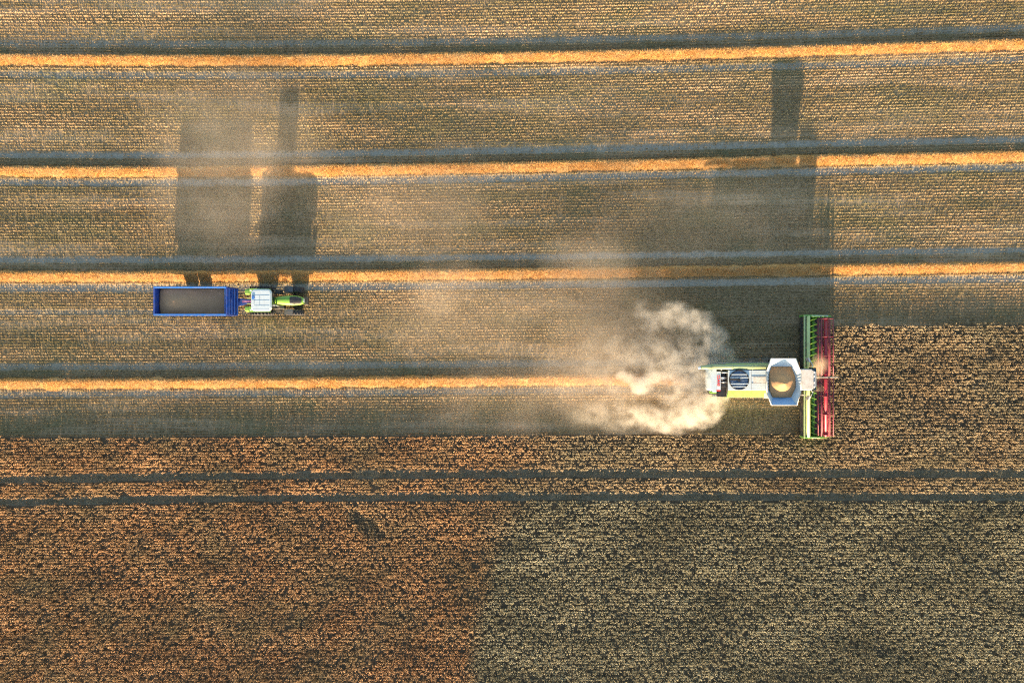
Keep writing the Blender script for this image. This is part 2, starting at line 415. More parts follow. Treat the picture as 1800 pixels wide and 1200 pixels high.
def make_crop():
    P = []
    for k, y0 in enumerate(np.arange(-34, 4, 0.25)):
        x = np.sort(rng.uniform(-49, 49, 1060))
        y = y0+0.9*warp(x, y0)+0.10*(vnoise(x*1.1, 0*x+k*1.7, 13)-0.5)+rng.normal(0, 0.030, len(x))
        P.append(np.stack([x, y], 1))
    P = np.concatenate(P); x, y = P[:, 0], P[:, 1]
    wob = 0.30*(fbm(x*0.9, y*2.1, 77)-0.5)+rng.normal(0, 0.06, len(x))
    keep = in_crop(x, y+wob)
    wob2 = vnoise(x*2.4, y*3.6, 23)
    keep &= wob2*0.35+rng.random(len(x))*0.80 > 0.18
    x, y = x[keep], y[keep]; n = len(x)
    # a lodged, weedy hollow south of the tramlines
    u = (x-wx(650))*0.80+(y-wy(925))*-0.60; v = (x-wx(650))*0.60+(y-wy(925))*0.80
    hollow = 1-smoothstep(0.7, 1.15, np.sqrt((u/2.1)**2+(v/0.75)**2)+0.5*(vnoise(x*1.3, y*1.3, 9)-0.5))
    hh = 0.50+0.12*fbm(x*0.3, y*1.0, 29)+0.12*(vnoise(x*4.4, y*5.2, 33)-0.5)-0.20*hollow*(0.4+1.2*vnoise(x*4, y*4, 15))
    V = []; rn = []; zn = []
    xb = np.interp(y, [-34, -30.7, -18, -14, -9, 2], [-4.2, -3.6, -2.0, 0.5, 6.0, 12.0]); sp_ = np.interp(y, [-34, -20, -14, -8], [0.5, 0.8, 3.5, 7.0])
    mixed = np.clip(0.5+(x-xb+1.6*(fbm(x*0.45, y*0.45, 3)-0.5))/(2*sp_), 0, np.where(y > -14.2, 0.55, 1.0))  # share of the greyer ramp, growing to the right across a slanting line
    base = fbm(x*0.22, y*0.6, 47, 3)
    for k in range(11):
        s = 0.060 if k < 7 else 0.040
        lvl = rng.random(n) if k >= 3 else rng.uniform(0.8, 1.0, n)
        bx = x+rng.normal(0, s, n); by = y+rng.normal(0, s*0.8, n); bz = hh*(0.38+0.54*lvl)
        L = rng.uniform(0.04, 0.09, n); el = rng.uniform(-0.5, 1.2, n); az = rng.random(n)*2*math.pi
        wd = None
        if k % 2 == 0: az = rng.normal(math.pi/2, 0.6, n); el = rng.uniform(0.2, 1.2, n); wd = rng.normal(0, 0.5, n)
        lean = np.stack([L*np.cos(el)*np.cos(az), L*np.cos(el)*np.sin(az)], 1)
        V.append(blades(bx, by, bz, L*np.sin(el), rng.uniform(0.03, 0.06, n), lean, wd))
        rn.append(np.clip(0.62*rng.random(n)+0.7*(base-0.3)-0.25*hollow, 0, 1)); zn.append(np.clip(mixed+0.5*hollow, 0, 1))
    for k in range(2):      # stems
        bx = x+rng.normal(0, 0.04, n); by = y+rng.normal(0, 0.03, n)
        V.append(blades(bx, by, np.zeros(n), hh*0.9, np.full(n, 0.03), rng.normal(0, 0.05, (n, 2)))); rn.append(0.25*rng.random(n)); zn.append(mixed)
    V = np.concatenate(V); rn = np.concatenate(rn); zn = np.concatenate(zn)
    # sparse low regrowth in the tramlines
    for tr_ in TRAM:
        q = 11000; bx = rng.uniform(-49, 49, q); by = tr_(bx)+rng.normal(0, 0.2, q)
        V = np.concatenate([V, blades(bx, by, np.full(q, -0.03), rng.uniform(0.05, 0.22, q), rng.uniform(0.03, 0.06, q), rng.normal(0, 0.05, (q, 2)))])
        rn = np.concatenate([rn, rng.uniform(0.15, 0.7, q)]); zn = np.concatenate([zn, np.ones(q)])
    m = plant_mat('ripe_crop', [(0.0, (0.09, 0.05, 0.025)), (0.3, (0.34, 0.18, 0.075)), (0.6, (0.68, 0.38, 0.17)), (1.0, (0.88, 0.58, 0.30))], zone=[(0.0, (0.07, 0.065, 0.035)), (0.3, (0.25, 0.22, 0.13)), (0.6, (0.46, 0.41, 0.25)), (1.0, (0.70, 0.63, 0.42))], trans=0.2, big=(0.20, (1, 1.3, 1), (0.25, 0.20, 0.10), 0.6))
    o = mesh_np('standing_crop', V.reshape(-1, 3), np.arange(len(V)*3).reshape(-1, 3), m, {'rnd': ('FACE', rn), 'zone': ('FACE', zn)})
    tag(o, 'uncut mature ripe brown crop standing in drilled rows with two tramlines', 'crop', kind='stuff')
make_crop()

swath_m = plant_mat('golden_straw', [(0.0, (0.20, 0.10, 0.035)), (0.4, (0.56, 0.28, 0.075)), (1.0, (0.86, 0.52, 0.20))], trans=0.25, big=(0.9, (0.8, 1.5, 1), (0.50, 0.36, 0.18), 0.45))
def sprof(u): return np.clip(np.where(u < 0.42, (u+1)/1.42, (1-u)/0.58), 0, 1)**0.85
def make_swath(i, x0, x1, label):
    r = RIDGE[i]; step = 0.09
    xs = np.arange(x0, x1, step); us = np.linspace(-1, 1, 23)
    X, U = np.meshgrid(xs, us)
    half = 0.55*(0.68+0.62*fbm(X*1.1, 0*X+i*7.7, 5)); Y = r(X)+U*half+0.10*(vnoise(X*1.4, 0*X+i, 6)-0.5)
    prof = sprof(U)
    end = smoothstep(x0-0.01, x0+0.6, X)*(1-smoothstep(x1-1.6, x1, X))
    Z = -0.03+(0.30*(0.6+0.8*fbm(X*1.0, 0*X+3.3*i, 8)))*prof*end+0.16*prof*(fbm(X*3.5, Y*3.5, 3+i)-0.5)
    nx = len(xs); a = (np.arange(len(us)-1)[:, None]*nx+np.arange(nx-1)[None]).ravel()
    F = np.stack([a, a+1, a+1+nx, a+nx], 1)
    F3 = np.concatenate([F[:, [0, 1, 2]], F[:, [0, 2, 3]]])
    V0 = np.stack([X.ravel(), Y.ravel(), Z.ravel()], 1)
    n = int((x1-x0)*520)
    sx = rng.uniform(x0, x1-0.3, n); su = np.clip(rng.normal(0, 0.60, n), -2.0, 2.0)
    hf = 0.53; sy = r(sx)+su*hf; sz = np.maximum(0.0, 0.30*sprof(su))+rng.uniform(-0.01, 0.05, n)
    L = rng.uniform(0.08, 0.24, n); az = rng.random(n)*2*math.pi; el = rng.normal(0.35, 0.35, n)
    B = blades(sx, sy, sz, L*np.sin(el), rng.uniform(0.02, 0.04, n), np.stack([L*np.cos(el)*np.cos(az), L*np.cos(el)*np.sin(az)], 1))
    nv = len(V0); V = np.concatenate([V0, B.reshape(-1, 3)]); Fb = nv+np.arange(n*3).reshape(-1, 3)
    FF = np.concatenate([F3, Fb]); rn = np.concatenate([np.clip(rng.normal(0.35, 0.12, len(F3)), 0, 1), np.clip(rng.normal(0.5, 0.32, n), 0, 1)])
    o = mesh_np('straw_swath', V, FF, swath_m, {'rnd': ('FACE', rn)})
    tag(o, label, 'swath', 'rows of cut straw left behind the combine')
make_swath(0, -49, 49, 'golden straw swath running along the top of the picture, farthest from the combine')
make_swath(1, -49, 49, 'golden straw swath second from the top, crossed midway by the tractor and trailer shadows')
make_swath(2, -49, 49, 'golden straw swath passing just above the blue trailer and the tractor')
make_swath(3, -49, 17.2, 'golden straw swath ending in the dust behind the combine, below the tractor')

# ------------------------------------------------------------------ wheels
def wheel(name, cx, cyy, R_, w, parent, rim_mat, lugs=20, lug_h=0.05, chev=True):
    t = MB(); cz = R_
    prof = [(-w/2*0.86, R_*0.58), (-w/2, R_*0.70), (-w/2, R_*0.88), (-w/2*0.85, R_*0.955), (0, R_*0.965), (w/2*0.85, R_*0.955), (w/2, R_*0.88), (w/2, R_*0.70), (w/2*0.86, R_*0.58)]
    n = 36; rs = []
    for k in range(n):
        a = 2*math.pi*k/n; rs.append([Vector((cx+p[1]*math.cos(a), cyy+p[0], cz+p[1]*math.sin(a))) for p in prof])
    V = [[t.bm.verts.new(p) for p in r] for r in rs]
    for k in range(n):
        for j in range(len(prof)-1):
            f = t.bm.faces.new((V[k][j], V[k][j+1], V[(k+1) % n][j+1], V[(k+1) % n][j])); f.smooth = True
    for k in range(lugs*2):
        side = 1 if k % 2 else -1; a0 = 2*math.pi*(k/2)/lugs; da = 2*math.pi/lugs
        pts_b = []; pts_t = []
        for yy, aa in ((0.02, a0), (0.02, a0+da*0.34), (w/2*0.98, a0-da*0.42), (w/2*0.98, a0-da*0.76)):
            for rr, L_ in ((R_*0.93, pts_b), (R_, pts_t)):
                L_.append(Vector((cx+rr*math.cos(aa), cyy+side*yy, cz+rr*math.sin(aa))))
        t.hexa(pts_b, pts_t)
    o = t.build(name, M['rubber'], parent)
    rm = MB()
    rm.tube((cx, cyy-w*0.40, cz), (cx, cyy+w*0.40, cz), R_*0.585, n=28); rm.tube((cx, cyy-w*0.44, cz), (cx, cyy+w*0.44, cz), R_*0.2, n=14)
    rm.build('rim', rim_mat, o)
    return o

def dome_heap(name, ring_fn, zedge, peaks, mat, label, noise=0.03, seed=1):
    """a heap filling a closed outline: outline ring scaled inwards, height from the peaks"""
    N, K = 48, 22; cx, cyy, pts = ring_fn(N)
    V = []
    for k in range(K+1):
        s = 1-k/K
        for p in pts: V.append((cx+(p[0]-cx)*s, cyy+(p[1]-cyy)*s))
    V = np.array(V); z = np.full(len(V), zedge)
    for (qx, qy, h, rr) in peaks: z = z+h*np.clip(1-np.hypot(V[:, 0]-qx, V[:, 1]-qy)/rr, 0, 1)**1.0
    z = z+noise*(fbm(V[:, 0]*2.5, V[:, 1]*2.5, seed)-0.5)*2
    F = []
    for k in range(K):
        for i in range(N): a = k*N+i; b_ = k*N+(i+1) % N; F.append((a, b_, b_+N, a+N))
    # a skirt, so the heap has thickness
    nb = len(V); V3 = np.concatenate([np.column_stack([V, z]), np.column_stack([V[:N], np.full(N, zedge-0.25)])])
    for i in range(N): F.append((nb+i, nb+(i+1) % N, (i+1) % N, i))
    o = mesh_np(name, V3, np.array(F), mat, smooth=True)
    return o

# ------------------------------------------------------------------ combine harvester
YC = -3.3
comb = empty('combine_harvester', (21.5, YC, 0), 'lime and white combine harvester with a red reel, cutting into the standing crop', 'combine harvester')
def box_part(name, mat, args, parent, bevel=0.02, label=None):
    m = MB()
    for a in args: m.box(*a, bevel=bevel)
    return m.build(name, mat, parent, label)

MB.squat = True
# hull and shoulder panels
b = MB()
b.prism([(-4.74, 0.45), (-1.90, 0.45), (-1.90, 3.15), (-2.35, 3.60), (-4.15, 3.60), (-4.74, 3.15)], 'x', 18.25, 24.2, 0.03)
b.prism([(-4.55, 0.7), (-2.0, 0.7), (-2.0, 2.7), (-4.55, 2.7)], 'x', 16.95, 18.26, 0.03)
body = b.build('body', M['dark'], comb)
b = MB()
b.prism([(-4.76, 1.25), (-4.76, 3.30), (-4.70, 3.42), (-4.14, 3.74), (-4.14, 3.66), (-4.66, 3.34), (-4.70, 3.26), (-4.70, 1.25)], 'x', 18.27, 22.0, 0.0)
b.build('side_panel', M['lime'], comb)
b = MB()
b.prism([(-1.88, 1.25), (-1.88, 3.30), (-1.94, 3.42), (-2.2, 3.5), (-2.2, 3.44), (-2.0, 3.36), (-1.94, 3.26), (-1.94, 1.25)], 'x', 18.27, 22.0, 0.0)
b.build('side_panel', M['lime'], comb)
b = MB(); b.box(18.27, 21.9, -4.78, -4.72, 3.18, 3.26, 0.01); b.box(21.35, 21.9, -4.80, -4.35, 3.5, 3.62, 0.02); b.build('trim_strip', M['offwhite'], body)
# white deck with its central channel
b = MB(); b.box(18.26, 21.7, -4.13, -2.42, 3.62, 3.80, 0.02)
deck = b.build('engine_deck', M['white'], comb)
b = MB(); b.box(20.35, 21.55, -3.48, -2.98, 3.80, 3.84, 0.01); b.build('deck_panel', M['offwhite'], deck)
b = MB()
for yy in (-3.52, -2.94): b.box(20.2, 21.6, yy-0.02, yy+0.02, 3.80, 3.83)
b.box(20.18, 20.21, -4.1, -2.45, 3.797, 3.812)
build_parts(b, 'seam', M['grey'], deck)
# rotary cooling screen: rim, mesh, bars and hub arm
cx, cyy = wx(1299, 3.85), wy(667.5, 3.85)
b = MB(); n = 40
ro, ri = 0.84, 0.76
for k in range(n):
    a0, a1 = 2*math.pi*k/n, 2*math.pi*(k+1)/n
    def q(r, a, z): return (cx+r*math.cos(a), cyy+r*math.sin(a), z)
    b.hexa([q(ri, a0, 3.80), q(ro, a0, 3.80), q(ro, a1, 3.80), q(ri, a1, 3.80)], [q(ri, a0, 3.92), q(ro, a0, 3.92), q(ro, a1, 3.92), q(ri, a1, 3.92)])
scr = b.build('cooling_screen', M['black'], comb)
b = MB(); b.tube((cx, cyy, 3.79), (cx, cyy, 3.845), 0.755, n=40)
for k in range(24):
    a = 2*math.pi*k/24; b.tube((cx+0.1*math.cos(a), cyy+0.1*math.sin(a), 3.86), (cx+0.74*math.cos(a), cyy+0.74*math.sin(a), 3.86), 0.012, n=5)
b.build('screen_mesh', M['mesh'], scr)
b = MB()
for yy in (0.46, 0.20, -0.32, -0.56):
    L = math.sqrt(0.8**2-yy**2); b.box(cx-L, cx+L, cyy+yy-0.035, cyy+yy+0.035, 3.93, 3.96, 0.008)
build_parts(b, 'screen_bar', M['white'], scr)
b = MB(); b.box(cx-0.78, cx+0.05, cyy-0.02, cyy+0.13, 3.93, 3.99, 0.01); b.tube((cx, cyy, 3.86), (cx, cyy, 4.0), 0.09); b.build('suction_arm', M['black'], scr)
# engine bay behind the deck: pipes, filter, exhaust
b = MB(); b.box(17.62, 18.25, -4.72, -2.0, 2.55, 3.05, 0.02); b.box(17.7, 18.2, -3.9, -3.5, 3.05, 3.4, 0.03); b.box(17.75, 18.15, -2.9, -2.6, 3.05, 3.35, 0.03)
eng = b.build('engine_bay', M['black'], comb)
b = MB(); b.tube((17.75, -2.62, 3.5), (18.27, -2.62, 3.62), 0.07); b.tube((17.72, -3.45, 3.45), (18.27, -3.45, 3.5), 0.045); b.tube((17.72, -3.05, 3.42), (18.2, -3.05, 3.42), 0.06); b.tube((17.72, -3.2, 3.42), (18.2, -3.2, 3.42), 0.05)
build_parts(b, 'pipe', M['steel'], eng)
b = MB(); b.path([(17.75, -2.45, 3.3), (17.9, -2.28, 3.42), (18.2, -2.24, 3.45)], 0.06); b.build('hose', M['grey'], eng)
b = MB()
for k in range(4): b.box(17.30+k*0.12, 17.36+k*0.12, -4.66, -4.40, 2.62, 2.68)
b.box(17.22, 17.80, -4.70, -4.66, 2.2, 2.72); b.box(17.22, 17.80, -4.40, -4.37, 2.2, 2.72)
b.build('ladder', M['steel'], comb)
b = MB(); b.box(17.45, 17.80, -4.22, -4.00, 2.9, 3.2, 0.05); b.build('tail_light', M['lamp_red'], comb)
# rounded rear hood
b = MB()
rs = []
for (z, ins) in ((1.9, 0.0), (3.0, 0.02), (3.25, 0.10), (3.38, 0.26)):
    r = []
    for (px_, py_) in ((17.38, -2.18), (17.05, -2.18), (16.84, -2.38), (16.80, -3.2), (16.84, -4.05), (17.05, -4.38), (17.38, -4.38)):
        yy = YC+(py_-YC)*(1-ins*0.25); xx = 17.38+(px_-17.38)*(1-ins*0.4); r.append((xx, yy, z))
    rs.append(r)
b.rings(rs, smooth=False)
hood = b.build('rear_hood', M['white'], comb)
b = MB(); b.box(16.95, 17.40, -2.34, -2.10, 2.6, 3.40, 0.04); b.box(16.95, 17.40, -4.42, -4.24, 2.6, 3.36, 0.04); build_parts(b, 'hood_corner', M['lime'], hood)
b = MB(); b.prism([(17.36, -2.34), (17.08, -2.36), (16.94, -2.55), (16.91, -3.25), (16.94, -4.02), (17.08, -4.22), (17.36, -4.24)], 'z', 3.375, 3.43, 0.01)
b.build('hood_cap', M['white'], hood)
# name plate with red letters, tilted up towards the rear
plate = MB(); plate.hexa([(17.40, -4.10, 3.34), (17.70, -4.10, 3.50), (17.70, -2.55, 3.50), (17.40, -2.55, 3.34)], [(17.38, -4.10, 3.38), (17.68, -4.10, 3.54), (17.68, -2.55, 3.54), (17.38, -2.55, 3.38)])
plate = plate.build('name_plate', M['white'], comb)
def text_mesh(s, size, depth=0.004):
    cu = bpy.data.curves.new('txt', 'FONT'); cu.body = s; cu.size = size; cu.extrude = depth; cu.align_x = 'CENTER'; cu.align_y = 'CENTER'; cu.offset = 0.012
    cu.space_character = 1.08
    o = bpy.data.objects.new('txt', cu); col.objects.link(o); dg = bpy.context.evaluated_depsgraph_get()
    me = bpy.data.meshes.new_from_object(o.evaluated_get(dg)); bpy.data.objects.remove(o); bpy.data.curves.remove(cu); return me
me = text_mesh('CLAAS', 0.30); me.name = 'lettering'
me.materials.clear(); me.materials.append(M['letters'])
lt = bpy.data.objects.new('lettering', me); col.objects.link(lt); lt.parent = plate
lt.location = Vector((17.66, -3.34, 3.045))-Vector(comb.location); lt.rotation_euler = (R(0), R(-28), R(0))
lt.rotation_euler = (Matrix.Rotation(R(-21), 3, 'Y') @ Matrix.Rotation(R(-90), 3, 'Z')).to_euler()
# straw chopper and spreader
b = MB(); b.prism([(16.1, 1.0), (16.95, 0.9), (16.95, 2.0), (16.5, 2.0), (16.1, 1.5)], 'y', -4.05, -2.55, 0.03)
b.build('straw_chopper', M['dark'], comb)
b = MB()
for yy in (-2.9, -3.7):
    b.tube((16.2, yy, 0.85), (16.2, yy, 0.95), 0.42, n=24)
build_parts(b, 'chaff_spreader', M['grey'], comb)
# folded unloading auger tube along the north side
b = MB(); b.tube((22.0, -2.12, 3.62), (16.9, -2.14, 3.72), 0.235, 0.225, n=24); b.tube((16.9, -2.14, 3.72), (16.0, -2.20, 3.66), 0.225, 0.16, n=24)
aug = b.build('unloading_auger', M['tube'], comb)
b = MB(); b.tube((16.0, -2.20, 3.66), (15.75, -2.24, 3.56), 0.165, 0.10, n=18); b.build('spout', M['offwhite'], aug)
b = MB()
for xx in (16.9, 18.6, 20.3): b.tube((xx-0.03, -2.14, 3.71), (xx+0.03, -2.14, 3.71), 0.25, n=24)
build_parts(b, 'flange', M['tube'], aug)
b = MB(); b.path([(21.9, -1.80, 3.6), (18.6, -1.80, 3.62), (17.4, -1.86, 3.6), (16.6, -1.95, 3.6)], 0.03); b.box(16.62, 16.7, -2.3, -1.9, 3.6, 3.8)
b.build('hand_rail', M['grey'], comb)
MB.squat = False
# grain tank with flared extension flaps
outer = [(1355, 630), (1399, 630), (1408, 655), (1408, 686), (1401, 712), (1356, 712), (1348, 690), (1348, 652)]
inner = [(1356, 644), (1391, 644), (1397.5, 660), (1398, 682), (1391, 698), (1358, 698), (1351.5, 684), (1351.5, 658)]
zo, zi = 4.42, 3.85
O = [Vector((wx(p[0], zo), wy(p[1], zo), zo)) for p in outer]; I = [Vector((wx(p[0], zi), wy(p[1], zi), zi)) for p in inner]
b = MB(); b.hexa([Vector((p.x, p.y, 2.6)) for p in I], [Vector((p.x, p.y, 3.3)) for p in I])
for i in range(8):
    j = (i+1) % 8
    def out(p, k, z): c = Vector((22.87, -3.36, 0)); d = (p-c); d.z = 0; d.normalize(); q_ = p+d*k; q_.z = z; return q_
    b.hexa([out(I[i], 0.0, 3.2), out(I[j], 0.0, 3.2), out(I[j], 0.06, 3.2), out(I[i], 0.06, 3.2)], [out(I[i], 0, zi), out(I[j], 0, zi), out(I[j], 0.06, zi), out(I[i], 0.06, zi)])
tank = b.build('grain_tank', M['grey'], comb)
names = ['flap']*8
for i in range(8):
    j = (i+1) % 8; b = MB(); n_ = Vector((0, 0, -0.035))
    b.hexa([I[i]+n_, I[j]+n_, O[j]+n_, O[i]+n_], [I[i], I[j], O[j], O[i]])
    fl = b.build('flap', M['flapshade' if i == 4 else 'white'], tank, 'flap coloured with its blue skylit shade' if i == 4 else None)
    if i in (2, 6, 1):            # pressed ribs on the fore and aft flaps
        b = MB(); cnt = 5 if i != 1 else 3
        for k in range(cnt):
            t = (k+0.7)/(cnt+0.4); e0 = I[i].lerp(I[j], t); e1 = O[i].lerp(O[j], t); d = (O[j]-O[i]).normalized()*0.045; up = Vector((0, 0, 0.05))
            e0 = e0.lerp(e1, 0.08); e1 = e0.lerp(e1, 0.9)
            b.hexa([e0-d, e0+d, e1+d, e1-d], [e0-d*0.5+up, e0+d*0.5+up, e1+d*0.5+up, e1-d*0.5+up])
        build_parts(b, 'rib', M['white'], fl)
b = MB()
for i in range(8): b.tube(O[i], O[(i+1) % 8], 0.035, n=8)
b.build('rim_rail', M['offwhite'], tank)
def ring_t(N):   # outline of the tank opening
    pts = []; seg = N//8
    for i in range(8):
        for k in range(seg):
            p = I[i].lerp(I[(i+1) % 8], k/seg); pts.append((p.x, p.y))
    return 22.75, -3.4, pts
gh = dome_heap('grain_heap', ring_t, 3.84, [(22.6, -3.5, 0.86, 1.42), (22.5, -3.3, 0.10, 0.5)], M['grain'], '', 0.05, 4)
tag(gh, 'golden brown grain heaped in the open tank of the combine', 'grain', kind='stuff')
# cab
b = MB(); b.prism([(24.35, 1.7), (25.55, 1.7), (25.95, 2.3), (25.85, 3.42), (24.35, 3.42)], 'y', -4.12, -2.30, 0.04)
cab = b.build('cab', M['glass'], comb)
b = MB(); b.box(24.22, 25.42, -4.12, -2.34, 3.42, 3.62, 0.06); b.box(25.42, 25.55, -4.02, -2.44, 3.42, 3.56, 0.03); b.build('cab_roof', M['offwhite'], cab)
b = MB(); b.box(25.55, 25.83, -3.85, -2.55, 3.40, 3.50, 0.03); b.build('sun_visor', M['grey'], cab)
b = MB()
for yy in (-4.14, -2.28): b.box(24.40, 24.48, yy-0.03, yy+0.03, 1.7, 3.42); b.box(25.75, 25.83, yy-0.03, yy+0.03, 2.2, 3.42)
build_parts(b, 'pillar', M['black'], cab)
for s, yy in ((1, -2.2), (-1, -4.2)):
    b = MB(); b.tube((25.45, yy, 3.3), (25.65, yy+0.1*s, 3.25), 0.03); b.tube((25.65, yy+0.1*s, 3.25), (25.30, yy+0.85*s, 3.15), 0.03)
    ma = b.build('mirror', M['offwhite'], comb)
    b = MB(); b.hexa([(25.22, yy+0.80*s, 2.7), (25.34, yy+0.80*s, 2.7), (25.50, yy+0.45*s, 2.7), (25.38, yy+0.45*s, 2.7)], [(25.22, yy+0.80*s, 3.2), (25.34, yy+0.80*s, 3.2), (25.50, yy+0.45*s, 3.2), (25.38, yy+0.45*s, 3.2)])
    b.build('mirror_housing', M['offwhite'], ma)
b = MB()
b.box(24.3, 25.3, -4.62, -4.15, 1.62, 1.68); 
for k in range(4): pass
b.build('platform', M['dark'], comb)
b = MB()
for k in range(4): b.box(25.3, 25.5, -4.62, -4.2, 0.5+0.28*k, 0.53+0.28*k)
build_parts(b, 'step', M['dark'], comb)
b = MB(); b.path([(24.3, -4.62, 1.7), (24.3, -4.62, 2.7), (24.9, -4.62, 2.75), (25.3, -4.62, 2.6), (25.35, -4.62, 1.7)], 0.025); b.path([(24.35, -4.25, 2.9), (24.62, -4.7, 2.9)], 0.04); b.build('hand_rail', M['offwhite'], comb)
# light work lamps on the front of the cab roof
for yy in (-2.6, -2.95, -3.5, -3.85):
    b = MB(); b.box(25.56, 25.64, yy-0.08, yy+0.08, 3.5, 3.6, 0.01); b.build('work_light', M['lens'], comb)
# wheels
for yy in (-1.95, -4.65): wheel('front_wheel', 23.75, yy, 0.98, 0.70, comb, M['white'], 20)
for yy in (-2.15, -4.45): wheel('rear_wheel', 17.95, yy, 0.68, 0.48, comb, M['white'], 16)
b = MB(); b.tube((23.75, -4.4, 0.98), (23.75, -2.2, 0.98), 0.16); b.tube((17.95, -4.3, 0.68), (17.95, -2.3, 0.68), 0.12); b.box(17.5, 24, -3.8, -2.8, 0.8, 1.1); build_parts(b, 'axle', M['dark'], comb)
# feeder house
b = MB(); b.hexa([(24.4, -4.0, 0.9), (26.0, -4.0, 0.35), (26.0, -2.6, 0.35), (24.4, -2.6, 0.9)], [(24.4, -4.0, 1.65), (26.0, -4.0, 1.15), (26.0, -2.6, 1.15), (24.4, -2.6, 1.65)]); b.box(24.45, 25.72, -4.0, -2.5, 0.35, 1.7); b.build('feeder_house', M['lime'], comb)
# header
Y0, Y1 = wy(769.5, 0.9), wy(553.5, 0.9); YM = (Y0+Y1)/2
b = MB(); b.box(25.80, 25.90, Y0+0.05, Y1-0.05, 0.25, 1.25, 0.01); b.box(25.90, 27.9, Y0+0.05, Y1-0.05, 0.16, 0.22)
head = b.build('header', M['dark'], comb)
b = MB(); b.box(25.74, 25.86, Y0+0.05, Y1-0.05, 1.16, 1.30, 0.02); b.build('back_rail', M['palegreen'], head)
b = MB(); b.tube((26.14, Y0+0.1, 1.22), (26.14, Y1-0.1, 1.22), 0.16, n=20); b.build('top_beam', M['palegreen'], head)
b = MB()
for yy in np.linspace(Y0+0.3, Y1-0.3, 13): b.box(25.84, 26.1, yy-0.03, yy+0.03, 0.6, 1.2)
build_parts(b, 'bracket', M['green'], head)
b = MB(); b.box(25.93, 26.36, Y0+0.08, Y1-0.08, 0.24, 0.9); b.build('back_sheet', M['black'], head)
# intake auger with left and right handed flighting
ax, az_ = 26.80, 0.66
b = MB(); b.tube((ax, Y0+0.12, az_), (ax, Y1-0.12, az_), 0.13, n=18); agr = b.build('intake_auger', M['green'], head)
b = MB()
pitch = 0.52
for (ya, yb, sg) in ((Y0+0.15, YM-0.75, 1), (YM+0.75, Y1-0.15, -1)):
    nst = int((yb-ya)/pitch*16); prev = None
    for k in range(nst+1):
        yy = ya+(yb-ya)*k/nst; a = sg*2*math.pi*(yy-YM)/pitch
        c, s_ = math.cos(a), math.sin(a)
        cur = [b.bm.verts.new((ax+rr*c, yy+dy, az_+rr*s_)) for rr, dy in ((0.12, -0.04), (0.34, -0.03), (0.34, 0.03), (0.12, 0.04))]
        if prev:
            for i in range(4): b.bm.faces.new((prev[i], prev[(i+1) % 4], cur[(i+1) % 4], cur[i]))
        prev = cur
b.build('flighting', M['lime'], agr)
# reel: central tube, spiders, six tine bars
rx, rz = wx(1451.5, 1.45), 1.45; RR = 0.60
b = MB(); b.tube((rx, Y0+0.2, rz), (rx, Y1-0.25, rz), 0.16, n=20); reel = b.build('reel', M['red'], head)
sp = [wy(p, 1.5) for p in (560.5, 592, 625, 657, 666, 696, 728, 764)]
for yy in sp:
    b = MB()
    for k in range(6):
        a = R(30+60*k); p = (rx+RR*math.cos(a), yy, rz+RR*math.sin(a)); b.tube((rx, yy, rz), p, 0.016, n=6)
        a2 = R(90+60*k); b.tube(p, (rx+RR*math.cos(a2), yy, rz+RR*math.sin(a2)), 0.013, n=6)
    b.tube((rx, yy-0.02, rz), (rx, yy+0.02, rz), 0.21, n=16)
    b.build('spider', M['darkred'], reel)

for k in range(6):
    a = R(30+60*k); p = Vector((rx+RR*math.cos(a), 0, rz+RR*math.sin(a)))
    b = MB()
    for ya, yb in ((Y0+0.25, YM-0.1), (YM+0.1, Y1-0.3)): b.tube((p.x, ya, p.z), (p.x, yb, p.z), 0.042, n=8)
    for yy in np.arange(Y0+0.3, Y1-0.3, 0.12):
        if abs(yy-YM) < 0.12: continue
        b.tube((p.x, yy, p.z), (p.x-0.06+0.02*random.random(), yy+0.01, p.z-0.24), 0.018, 0.010, n=4); 
    b.build('tine_bar', M['darkred'], reel)
# reel arms
for yy in (Y0+0.12, Y1-0.14):
    b = MB(); b.tube((25.95, yy, 1.28), (rx+0.1, yy, rz+0.02), 0.045, 0.035, n=8); b.tube((26.3, yy, 0.9), (26.9, yy, 1.38), 0.03, n=8); b.build('reel_arm', M['green'], head)
b = MB(); b.tube((25.6, YM-0.02, 2.05), (28.42, YM-0.02, 1.95), 0.03, n=8); b.tube((25.35, YM, 1.6), (26.2, YM, 2.0), 0.045, n=8); b.build('reel_arm', M['offwhite'], head)
# dividers
for s, yy in ((1, Y1), (-1, Y0)):
    b = MB(); y_in = yy-0.16*s
    ya, yb = min(yy, y_in), max(yy, y_in)
    b.prism([(25.76, 0.2), (27.5, 0.15), (28.7, 0.12), (28.35, 0.45), (27.4, 1.0), (26.9, 1.15), (25.76, 1.28)], 'y', ya, yb, 0.025)
    dv = b.build('divider', M['green'], head)
    b = MB(); b.box(26.3, 27.9, ya+0.04, yb-0.04, 1.12, 1.20, 0.02) if s > 0 else b.box(26.0, 27.2, ya+0.04, yb-0.04, 1.12, 1.20, 0.02); b.build('divider_cap', M['white'], dv)
b = MB(); b.box(27.86, 27.93, Y0+0.1, Y1-0.1, 0.12, 0.16); 
for yy in np.arange(Y0+0.2, Y1-0.2, 0.152): b.tube((27.9, yy, 0.14), (28.05, yy, 0.14), 0.015, 0.004, n=4)
b.build('cutter_bar', M['steel'], head)

# ------------------------------------------------------------------ tractor
TY = 3.58
trac = empty('tractor', (-21.3, TY, 0), 'lime green tractor with a pale cab roof, coupled to the blue trailer', 'tractor')
b = MB(); b.box(-22.6, -18.9, TY-0.26, TY+0.26, 0.65, 1.15, 0.04); b.box(-20.9, -18.6, TY-0.30, TY+0.30, 1.1, 1.45, 0.04); b.build('chassis', M['dark'], trac)
